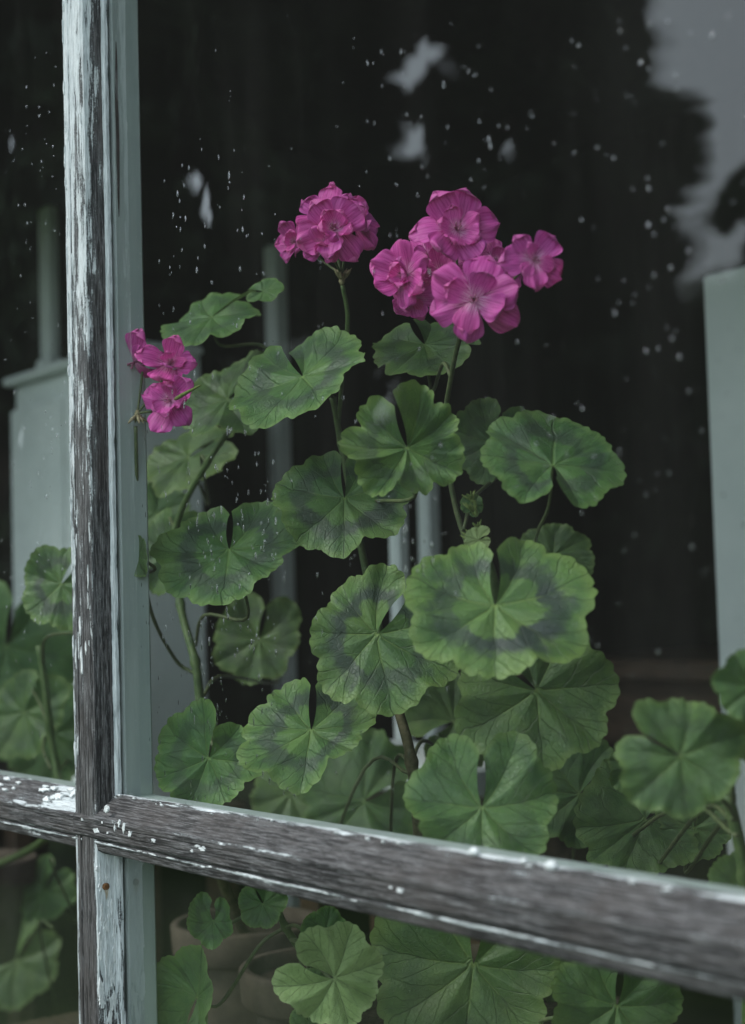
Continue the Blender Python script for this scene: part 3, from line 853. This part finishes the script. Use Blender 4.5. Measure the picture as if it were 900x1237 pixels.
PET = [petal_mesh(s) for s in range(40, 52)]
def floret(plant, px, py, y, rpx, nx, ny, roll=0, n_out=5, n_in=4, spread=1.0, seed=0, hub=None, inner=.62, lift=.25, min_y=.006, flat=.75):
    r = random.Random(seed*31+7)
    s = rpx*mpp(px, py, y); c = at(px, py, y)
    if c.y - s*flat < min_y:
        y = min_y + s*flat; c = at(px, py, y); s = rpx*mpp(px, py, y)
    X, T, Nn = frame(nx, ny, 90)
    parts = []
    for k in range(6):                              # stamens
        a = 6.28*k/6 + r.random(); d = (Nn + (X*math.cos(a) + T*math.sin(a))*.35).normalized()
        parts.append(tube_vf([c - Nn*s*.05, c + d*s*.13, c + d*s*.26], [s*.016, s*.014, s*.026], 5))
    parts.append(tube_vf([c - Nn*s*.22, c - Nn*s*.10, c], [s*.05, s*.09, s*.05], 8))
    v, f = merge(parts); o = mesh('floret', v, f, M['stamen'], plant, org=c, smooth=True)
    if hub is not None:
        h = at(*hub); m = (c - Nn*s*.45).lerp(h, .45) + Vector((0, 0, -.002))
        v, f = tube_vf(spline([c - Nn*s*.18, c - Nn*s*.4, m, h], 5), .0009, 6); mesh('flower_pedicel', v, f, M['stalk'], o, smooth=True)
        cal = [tube_vf([c - Nn*s*.24, c - Nn*s*.12 + (X*math.cos(a)+T*math.sin(a))*s*.10, c - Nn*s*.02 + (X*math.cos(a)+T*math.sin(a))*s*.22], [s*.03, s*.05, s*.008], 6) for a in (0, 1.26, 2.5, 3.8, 5.0)]
        v, f = merge(cal); mesh('sepals', v, f, M['bud'], o, smooth=True)
    for ring, cnt in ((0, n_out), (1, n_in)):
        for k in range(cnt):
            a = roll + 6.283*(k + .5*ring)/cnt + r.uniform(-.2, .2)
            el = (lift + r.uniform(-.15, .18) + ring*.42) * spread
            L = s*(1 if ring == 0 else inner)*r.uniform(.9, 1.08)
            d = X*math.cos(a) + T*math.sin(a)
            yd = d*math.cos(el) + Nn*math.sin(el); zd = -d*math.sin(el) + Nn*math.cos(el)
            tw = r.uniform(-.35, .35); xd = yd.cross(zd)
            xd2 = xd*math.cos(tw) + zd*math.sin(tw); zd2 = xd2.cross(yd)
            pt = bpy.data.objects.new('petal', PET[r.randrange(len(PET))]); col.objects.link(pt); pt.parent = o
            w_ = L*r.uniform(.92, 1.12)
            off = Nn*s*.02*ring + d*s*.03
            pt.matrix_local = Matrix(((xd2.x*w_, yd.x*L, zd2.x*L, off.x), (xd2.y*w_, yd.y*L, zd2.y*L, off.y), (xd2.z*w_, yd.z*L, zd2.z*L, off.z), (0,0,0,1)))
    return o
def spikes(plant, name, px, py, y, rpx, n, mat, up=(0,0,1), seed=0, openness=.9):
    r = random.Random(seed); c = at(px, py, y); s = rpx*mpp(px, py, y); parts = []
    up = Vector(up).normalized(); a0 = up.orthogonal().normalized(); b0 = up.cross(a0)
    for k in range(n):
        a = 6.283*k/n + r.uniform(-.3, .3); q = a0*math.cos(a) + b0*math.sin(a); o_ = openness*r.uniform(.5, 1.15)
        d = (up + q*o_).normalized(); L = s*r.uniform(.7, 1.2)
        parts.append(tube_vf([c - up*s*.1, c + d*L*.5 + q*L*.06, c + d*L], [s*.10, s*.13, s*.02], 6))
    parts.append(tube_vf([c - up*s*.4, c - up*s*.1, c + up*s*.25], [s*.10, s*.24, s*.12], 8))
    v, f = merge(parts); return mesh(name, v, f, M[mat], plant, smooth=True)

# --- left plant -----------------------------------------------------
p0 = pot(300, 1185, .27, 'clay pot with a geranium whose flowers hang against the glazing bar')
A = thing('geranium_plant', p0, 'geranium with small wilting pink flowers hanging beside the upright glazing bar', 'geranium', 'potted geraniums behind the window')
stem(A, [tuple(p0 - Vector((0,0,.01))), (262, 1040, .20), (250, 930, .16), (242, 850, .135)], .0052, .0046, 'woody')
stem(A, [(242, 850, .135), (236, 800, .135), (218, 730, .14), (212, 640, .15), (250, 560, .15), (300, 490, .16), (335, 432, .16)], .0040, .0016, 'stem')
stem(A, [(238, 815, .135), (213, 798, .12), (183, 740, .07), (172, 665, .034), (166, 600, .021), (164, 515, .014)], .0016, .0013, 'stalk', 'flower_stalk', nodes=False)
spikes(A, 'dry_calyx', 166, 502, .0145, 17, 7, 'dry', (0, 0, -.4), 3, 1.4)
floret(A, 163, 437, .018, 42, -.50, -.55, .3, 5, 3, 1.0, 1, hub=(166, 499, .0145), lift=-.35, flat=.3)
floret(A, 205, 440, .030, 38, .2, .3, 1.3, 4, 3, 1.2, 2, hub=(166, 499, .0145), lift=.5, flat=.5)
floret(A, 206, 484, .026, 42, -.35, .05, .5, 5, 5, 1.0, 3, hub=(166, 499, .0145), lift=.1, flat=.5)
for q in (((172, 418, .030), (170, 395, .030), (170, 371, .030)), ((212, 482, .024), (226, 474, .022), (243, 465, .021))):
    v, f = tube_vf(spline([at(*k) for k in q], 5), [.0012, .0014, .0015, .0015, .0014, .0012, .0011, .0010, .0009, .0007, .0003], 7)
    mesh('flower_beak', v, f, M['bud'], A, smooth=True)
leaf(A, 256, 383, .12, 66, 205, -.30, .84, .35, .95, node=(335, 432, .16), lobes=7, ruffle=.07)
leaf(A, 318, 352, .14, 24, 10, -.2, .72, .0, 1.0, stalk=False, lobes=5, ruffle=.03)
leaf(A, 275, 482, .15, 70, 200, -.35, .62, .5, .72, node=(300, 490, .16), ruffle=.07)
leaf(A, 228, 552, .21, 62, 200, -.35, .70, .15, .80, node=(250, 560, .15), ruffle=.05)
leaf(A, 277, 664, .075, 86, 268, -.20, .66, .85, 1.0, node=(236, 780, .135), sinus=.16, ruffle=.05)
leaf(A, 205, 662, .17, 56, 250, -.35, .2, .4, .62, node=(214, 690, .14), ruffle=.06)
leaf(A, 190, 620, .26, 44, 120, -.2, .2, .1, .40, node=(212, 640, .15))
leaf(A, 166, 672, .016, 27, 290, -.62, .2, .1, .85, node=(176, 705, .05), pinch=.4, ruffle=.08, min_y=.0045, lobes=5)
leaf(A, 313, 772, .30, 58, 255, -.2, .35, .4, .55, node=(242, 850, .135))
leaf(A, 252, 916, .055, 66, 250, -.25, .28, .55, 1.08, node=(246, 870, .135), sinus=.10, ruffle=.07, fold=.10)
leaf(A, 235, 880, .22, 30, 90, -.2, .3, .1, .55, node=(242, 850, .135))

# --- middle plant ---------------------------------------------------
p0 = pot(515, 1260, .19, 'clay pot with the geranium that carries the single smaller flower head')
B = thing('geranium_plant', p0, 'tall geranium with one smaller rounded pink flower head and broad zoned leaves', 'geranium', 'potted geraniums behind the window')
stem(B, [tuple(p0 - Vector((0,0,.01))), (508, 1040, .165), (497, 920, .15), (479, 850, .15)], .0046, .0034, 'woody')
stem(B, [(479, 850, .15), (455, 750, .155), (432, 640, .155), (412, 535, .155), (402, 480, .15)], .0030, .0022, 'stem')
stem(B, [(408, 520, .155), (415, 440, .15), (420, 385, .14), (414, 345, .13)], .0017, .0016, 'stem', 'flower_stalk', nodes=False)
spikes(B, 'dry_calyx', 413, 338, .13, 17, 9, 'dry', (0, 0, 1), 5, .9)
HB = (413, 332, .13)
floret(B, 404, 277, .105, 46, -.12, .15, .2, 6, 5, 1.0, 11, hub=HB, lift=.3)
floret(B, 392, 262, .125, 40, -.35, .55, 1.0, 5, 3, 1.0, 12, hub=HB)
floret(B, 428, 268, .125, 40, .45, .45, .2, 5, 3, 1.0, 13, hub=HB)
floret(B, 358, 292, .115, 31, -.65, -.05, .7, 5, 4, 1.1, 14, hub=HB, lift=.5)
floret(B, 392, 296, .10, 28, -.2, -.5, .7, 4, 3, 1.1, 15, hub=HB, lift=.4)
leaf(B, 366, 455, .10, 92, 305, -.42, .74, .8, .98, node=(402, 480, .15), sinus=.10, ruffle=.05)
leaf(B, 492, 541, .075, 78, 285, -.10, .22, .55, 1.05, node=(432, 640, .155), ruffle=.19, fold=.19, cren=.05, lobe_d=.20, cup=.14)
leaf(B, 416, 602, .115, 88, 270, -.12, .68, .9, .80, node=(432, 640, .155), ruffle=.05, sinus=.10)
leaf(B, 455, 766, .095, 96, 228, -.15, .38, .9, .98, node=(462, 790, .155), ruffle=.08, sinus=.16)
leaf(B, 376, 882, .085, 82, 262, -.18, .70, .85, 1.0, node=(479, 850, .15), ruffle=.07, sinus=.14)
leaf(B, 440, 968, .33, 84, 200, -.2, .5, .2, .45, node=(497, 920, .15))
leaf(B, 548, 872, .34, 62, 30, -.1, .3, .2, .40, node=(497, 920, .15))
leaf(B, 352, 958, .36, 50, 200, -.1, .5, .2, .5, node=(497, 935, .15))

# --- plant with the large flower head --------------------------------
p0 = pot(640, 1330, .25, 'clay pot with the geranium that carries the large flower cluster')
D = thing('geranium_plant', p0, 'geranium with the largest pink flower cluster and a green budding shoot', 'geranium', 'potted geraniums behind the window')
stem(D, [tuple(p0 - Vector((0,0,.01))), (632, 1080, .25), (624, 930, .22), (614, 800, .175), (600, 720, .13), (585, 668, .115)], .0050, .0036, 'stem')
stem(D, [(614, 800, .175), (590, 720, .175), (552, 620, .17), (538, 520, .16), (545, 455, .145), (557, 400, .125)], .0020, .0016, 'stalk', 'flower_stalk', nodes=False)
for i, (x, y_, r_, n_) in enumerate(((577, 655, 20, 10), (568, 650, 14, 8), (573, 618, 17, 9), (570, 604, 12, 7), (577, 637, 10, 6))):
    spikes(D, 'bud_cluster', x, y_, .11, r_, n_, 'bud', (random.uniform(-.4, .4), -.3, 1), 30+i, 1.0)
leaf(D, 578, 652, .105, 17, 200, -.2, .4, .0, 1.0, mat='leaf_pale', stalk=False, lobes=5, ruffle=.1)
leaf(D, 571, 612, .11, 16, 60, .2, .3, .0, .9, mat='leaf', stalk=False, lobes=5, ruffle=.1)
HD = (557, 398, .125)
floret(D, 573, 362, .088, 58, -.12, -.05, .35, 6, 4, .8, 21, hub=HD, lift=.12, inner=.7)
floret(D, 552, 278, .11, 50, .02, .28, .1, 6, 5, .9, 22, hub=HD, lift=.2)
floret(D, 491, 332, .10, 44, -.55, .0, .6, 6, 5, 1.2, 23, hub=HD, lift=.45)
floret(D, 644, 315, .105, 40, .35, .12, .9, 5, 3, .9, 24, hub=HD, lift=.15)
floret(D, 520, 312, .125, 42, -.25, .45, .4, 5, 4, 1.0, 25, hub=HD)
floret(D, 500, 358, .105, 30, -.35, -.45, .4, 5, 3, 1.0, 26, hub=HD)
floret(D, 598, 318, .13, 40, .2, .3, .4, 5, 3, 1.0, 27, hub=HD)
floret(D, 535, 330, .12, 40, -.1, .1, .4, 5, 3, 1.0, 28, hub=HD)
leaf(D, 513, 416, .19, 66, 300, -.2, .76, .5, .80, node=(545, 455, .145))
leaf(D, 596, 535, .25, 55, 250, -.2, .25, .4, .52, node=(560, 640, .17))
leaf(D, 668, 562, .125, 86, 82, .05, .74, .75, .82, node=(642, 680, .15), sinus=.12, ruffle=.05, srad=.0011)
leaf(D, 598, 732, .065, 110, 265, -.10, .66, 1.0, 1.12, node=(607, 760, .15), sinus=.16, ruffle=.04)
leaf(D, 648, 834, .125, 102, 320, -.12, .25, .15, .70, node=(617, 850, .19), sinus=.10, ruffle=.04)
leaf(D, 582, 976, .065, 97, 268, -.10, .50, .25, .88, node=(625, 960, .225), sinus=.14, ruffle=.05)
leaf(D, 668, 672, .36, 48, 80, -.1, .4, .2, .40, node=(607, 760, .15))

# --- plant at the right ----------------------------------------------
p0 = pot(905, 1400, .16, 'clay pot with the low geranium before the broad white post')
E_ = thing('geranium_plant', p0, 'low geranium with plain round leaves before the broad white post', 'geranium', 'potted geraniums behind the window')
stem(E_, [tuple(p0 - Vector((0,0,.01))), (905, 1180, .15), (900, 1060, .14), (880, 960, .13)], .0045, .003, 'stem')
leaf(E_, 822, 914, .065, 76, 330, -.15, .15, .3, .85, node=(890, 990, .13), ruffle=.09, sinus=.06, fold=.045, seed=611)
leaf(E_, 912, 832, .075, 50, 120, -.1, .1, .2, .85, node=(880, 960, .13), ruffle=.05)
leaf(E_, 885, 892, .10, 30, 200, -.1, .3, .2, .75, node=(885, 970, .13))
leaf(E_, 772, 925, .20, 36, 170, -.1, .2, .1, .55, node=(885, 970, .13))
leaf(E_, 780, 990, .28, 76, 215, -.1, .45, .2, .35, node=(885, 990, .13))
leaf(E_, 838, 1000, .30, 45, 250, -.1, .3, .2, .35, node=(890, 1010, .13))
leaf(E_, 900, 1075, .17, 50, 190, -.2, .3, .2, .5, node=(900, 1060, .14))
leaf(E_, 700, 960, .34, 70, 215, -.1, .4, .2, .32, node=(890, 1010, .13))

# --- plant in the narrow left pane -------------------------------------
p0 = pot(-25, 1180, .24, 'clay pot with the geranium in the narrow pane')
G = thing('geranium_plant', p0, 'geranium with one zoned leaf showing beside the left edge of the upright glazing bar', 'geranium', 'potted geraniums behind the window')
stem(G, [tuple(p0 - Vector((0,0,.01))), (66, 1000, .16), (60, 880, .14), (48, 780, .13)], .0045, .003, 'stem')
leaf(G, 74, 705, .055, 58, 225, -.35, .30, .9, .95, node=(52, 800, .13), ruffle=.07)
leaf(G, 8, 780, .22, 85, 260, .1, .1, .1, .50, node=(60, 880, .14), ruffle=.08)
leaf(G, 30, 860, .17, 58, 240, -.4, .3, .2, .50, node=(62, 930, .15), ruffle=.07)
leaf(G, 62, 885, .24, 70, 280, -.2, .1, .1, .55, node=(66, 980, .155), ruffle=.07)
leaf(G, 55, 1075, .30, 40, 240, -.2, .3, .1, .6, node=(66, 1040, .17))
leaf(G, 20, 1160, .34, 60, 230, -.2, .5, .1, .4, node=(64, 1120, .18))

# --- young plant behind the lower pane -----------------------------------
p0 = pot(395, 1195, .22, 'clay pot with the young pale geranium under the crossbar')
H = thing('geranium_plant', p0, 'young geranium with small pale folded leaves under the crossbar', 'geranium', 'potted geraniums behind the window')
stem(H, [tuple(p0 - Vector((0,0,.01))), (372, 1160, .13), (345, 1120, .10), (330, 1085, .09)], .0034, .0024, 'stem')
leaf(H, 258, 1112, .045, 36, 270, -.2, .3, .5, .95, node=(335, 1095, .09), lobes=5, ruffle=.12, sinus=.35, pinch=.3, sx=.85)
leaf(H, 318, 1092, .07, 32, 300, -.2, .3, .2, .8, node=(335, 1100, .09), lobes=5, ruffle=.10)
leaf(H, 238, 1205, .05, 62, 80, -.62, .1, .1, 1.0, node=(345, 1120, .10), pinch=.45, ruffle=.06, lobes=5)
leaf(H, 404, 1182, .05, 66, 335, -.05, .12, .0, 1.15, mat='leaf_pale', node=(352, 1135, .10), lobes=7, ruffle=.05, fold=.09, srad=.0018)
leaf(H, 394, 1126, .08, 30, 80, .2, .2, .1, .9, node=(345, 1120, .10), lobes=5, ruffle=.09)
leaf(H, 372, 1235, .07, 20, 90, .2, .2, .1, .9, node=(372, 1160, .13), lobes=5)
leaf(H, 372, 1195, .11, 30, 300, .2, .2, .1, .65, node=(360, 1150, .12), lobes=5)

# --- broad leaved plant behind the lower right pane --------------------------
p0 = pot(585, 1370, .31, 'clay pot with the broad leaved geranium below the crossbar')
K = thing('geranium_plant', p0, 'dark broad leaved geranium below the crossbar in the shade', 'geranium', 'potted geraniums behind the window')
stem(K, [tuple(p0 - Vector((0,0,.01))), (600, 1300, .22), (640, 1240, .17)], .004, .003, 'stem')
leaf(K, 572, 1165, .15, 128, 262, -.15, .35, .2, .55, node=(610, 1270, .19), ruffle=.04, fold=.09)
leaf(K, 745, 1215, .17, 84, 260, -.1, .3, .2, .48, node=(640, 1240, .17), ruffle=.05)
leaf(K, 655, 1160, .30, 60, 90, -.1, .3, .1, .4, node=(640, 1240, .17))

# ================================================================== rain on the panes
def drop_vf(c, w, h, seed, d=.45):
    r = random.Random(seed); V, F = [], []
    ns, nr = 12, 4
    lean = r.uniform(-.25, .25)
    for i in range(nr):
        a = i/nr * math.pi/2
        for k in range(ns):
            t_ = 2*math.pi*k/ns
            rx = w*math.cos(a); rz = h*math.cos(a)
            x = math.sin(t_)*rx*(1 - .35*max(0, math.cos(t_))); zz = math.cos(t_)*rz
            V.append((c[0] + x + lean*zz*.3, c[1] - w*d*math.sin(a)*2*(.85 - .2*math.cos(t_)*math.cos(a)), c[2] + zz))
    V.append((c[0], c[1] - w*d*2*.85, c[2]))
    for i in range(nr-1):
        for k in range(ns): F.append((i*ns+k, i*ns+(k+1) % ns, (i+1)*ns+(k+1) % ns, (i+1)*ns+k))
    for k in range(ns): F.append(((nr-1)*ns+k, (nr-1)*ns+(k+1) % ns, nr*ns))
    F.append(tuple(reversed(range(ns))))
    return V, F
rd = random.Random(99)
def rain(regions, name):
    parts = []; sd = 0
    for (x0, x1, y0, y1, n, w0, w1, stretch) in regions:
        for _ in range(n):
            px, py = rd.uniform(x0, x1), rd.uniform(y0, y1)
            p = at(px, py, .0004); w = (w0 + (w1-w0)*rd.random()**1.8) * .44e-3; sd += 1
            h = w * rd.uniform(1.0 if stretch < 2 else 1.7, stretch)
            parts.append(drop_vf(p, w, h, sd, rd.uniform(.05, .13)))
            if rd.random() < .15:
                for k in range(rd.randint(1, 3)):
                    q = p + Vector((rd.uniform(-.003, .003), 0, rd.uniform(-.006, .006))); sd += 1
                    parts.append(drop_vf(q, w*.6, w*.6*rd.uniform(1, stretch), sd, .09))
    v, f = merge(parts); o = mesh(name, v, f, M['water'], win, smooth=True); o['kind'] = 'stuff'; return o
rain([(170, 345, 400, 960, 120, .7, 1.7, 4.5), (190, 300, 180, 400, 46, .8, 2.2, 3.5), (300, 560, 280, 960, 80, .5, 1.4, 4),
      (560, 800, 40, 900, 55, .6, 1.5, 1.8), (740, 900, 20, 480, 44, .8, 2.2, 1.6), (640, 900, 480, 900, 30, .7, 1.7, 1.9),
      (180, 620, 10, 330, 40, .4, 1.2, 2.5), (440, 640, 60, 260, 26, .8, 1.6, 3), (200, 500, 900, 985, 22, .8, 1.8, 3),
      (215, 335, 560, 890, 80, .9, 2.0, 5), (480, 530, 600, 690, 14, 1, 2, 3)], 'raindrops')
rain([(2, 76, 60, 460, 46, .6, 1.6, 2.0), (2, 80, 460, 700, 44, .8, 1.9, 2.4), (2, 80, 700, 930, 22, .8, 2.0, 3)], 'raindrops')
for px, py, r_ in ((573, 1029, .0030), (633, 1040, .0019), (666, 1046, .0034)):      # opaque white blobs on the upper edge
    p = at(px, py, -.0030); V, F = [], []
    for i in range(9):
        a = -math.pi/2 + math.pi*i/8
        for k in range(16):
            b_ = 2*math.pi*k/16; q = 1 + .12*mnoise.noise(Vector((px + math.cos(b_)*1.3, math.sin(b_)*1.3, a)))
            V.append((p.x + q*r_*1.15*math.cos(a)*math.cos(b_), p.y + .8*q*r_*math.cos(a)*math.sin(b_), p.z + .8*q*r_*math.sin(a)))
    for i in range(8):
        for k in range(16): F.append((i*16+k, i*16+(k+1) % 16, (i+1)*16+(k+1) % 16, (i+1)*16+k))
    mesh('white_blob', V, F, M['paint_chip'], win, org=p, smooth=True)
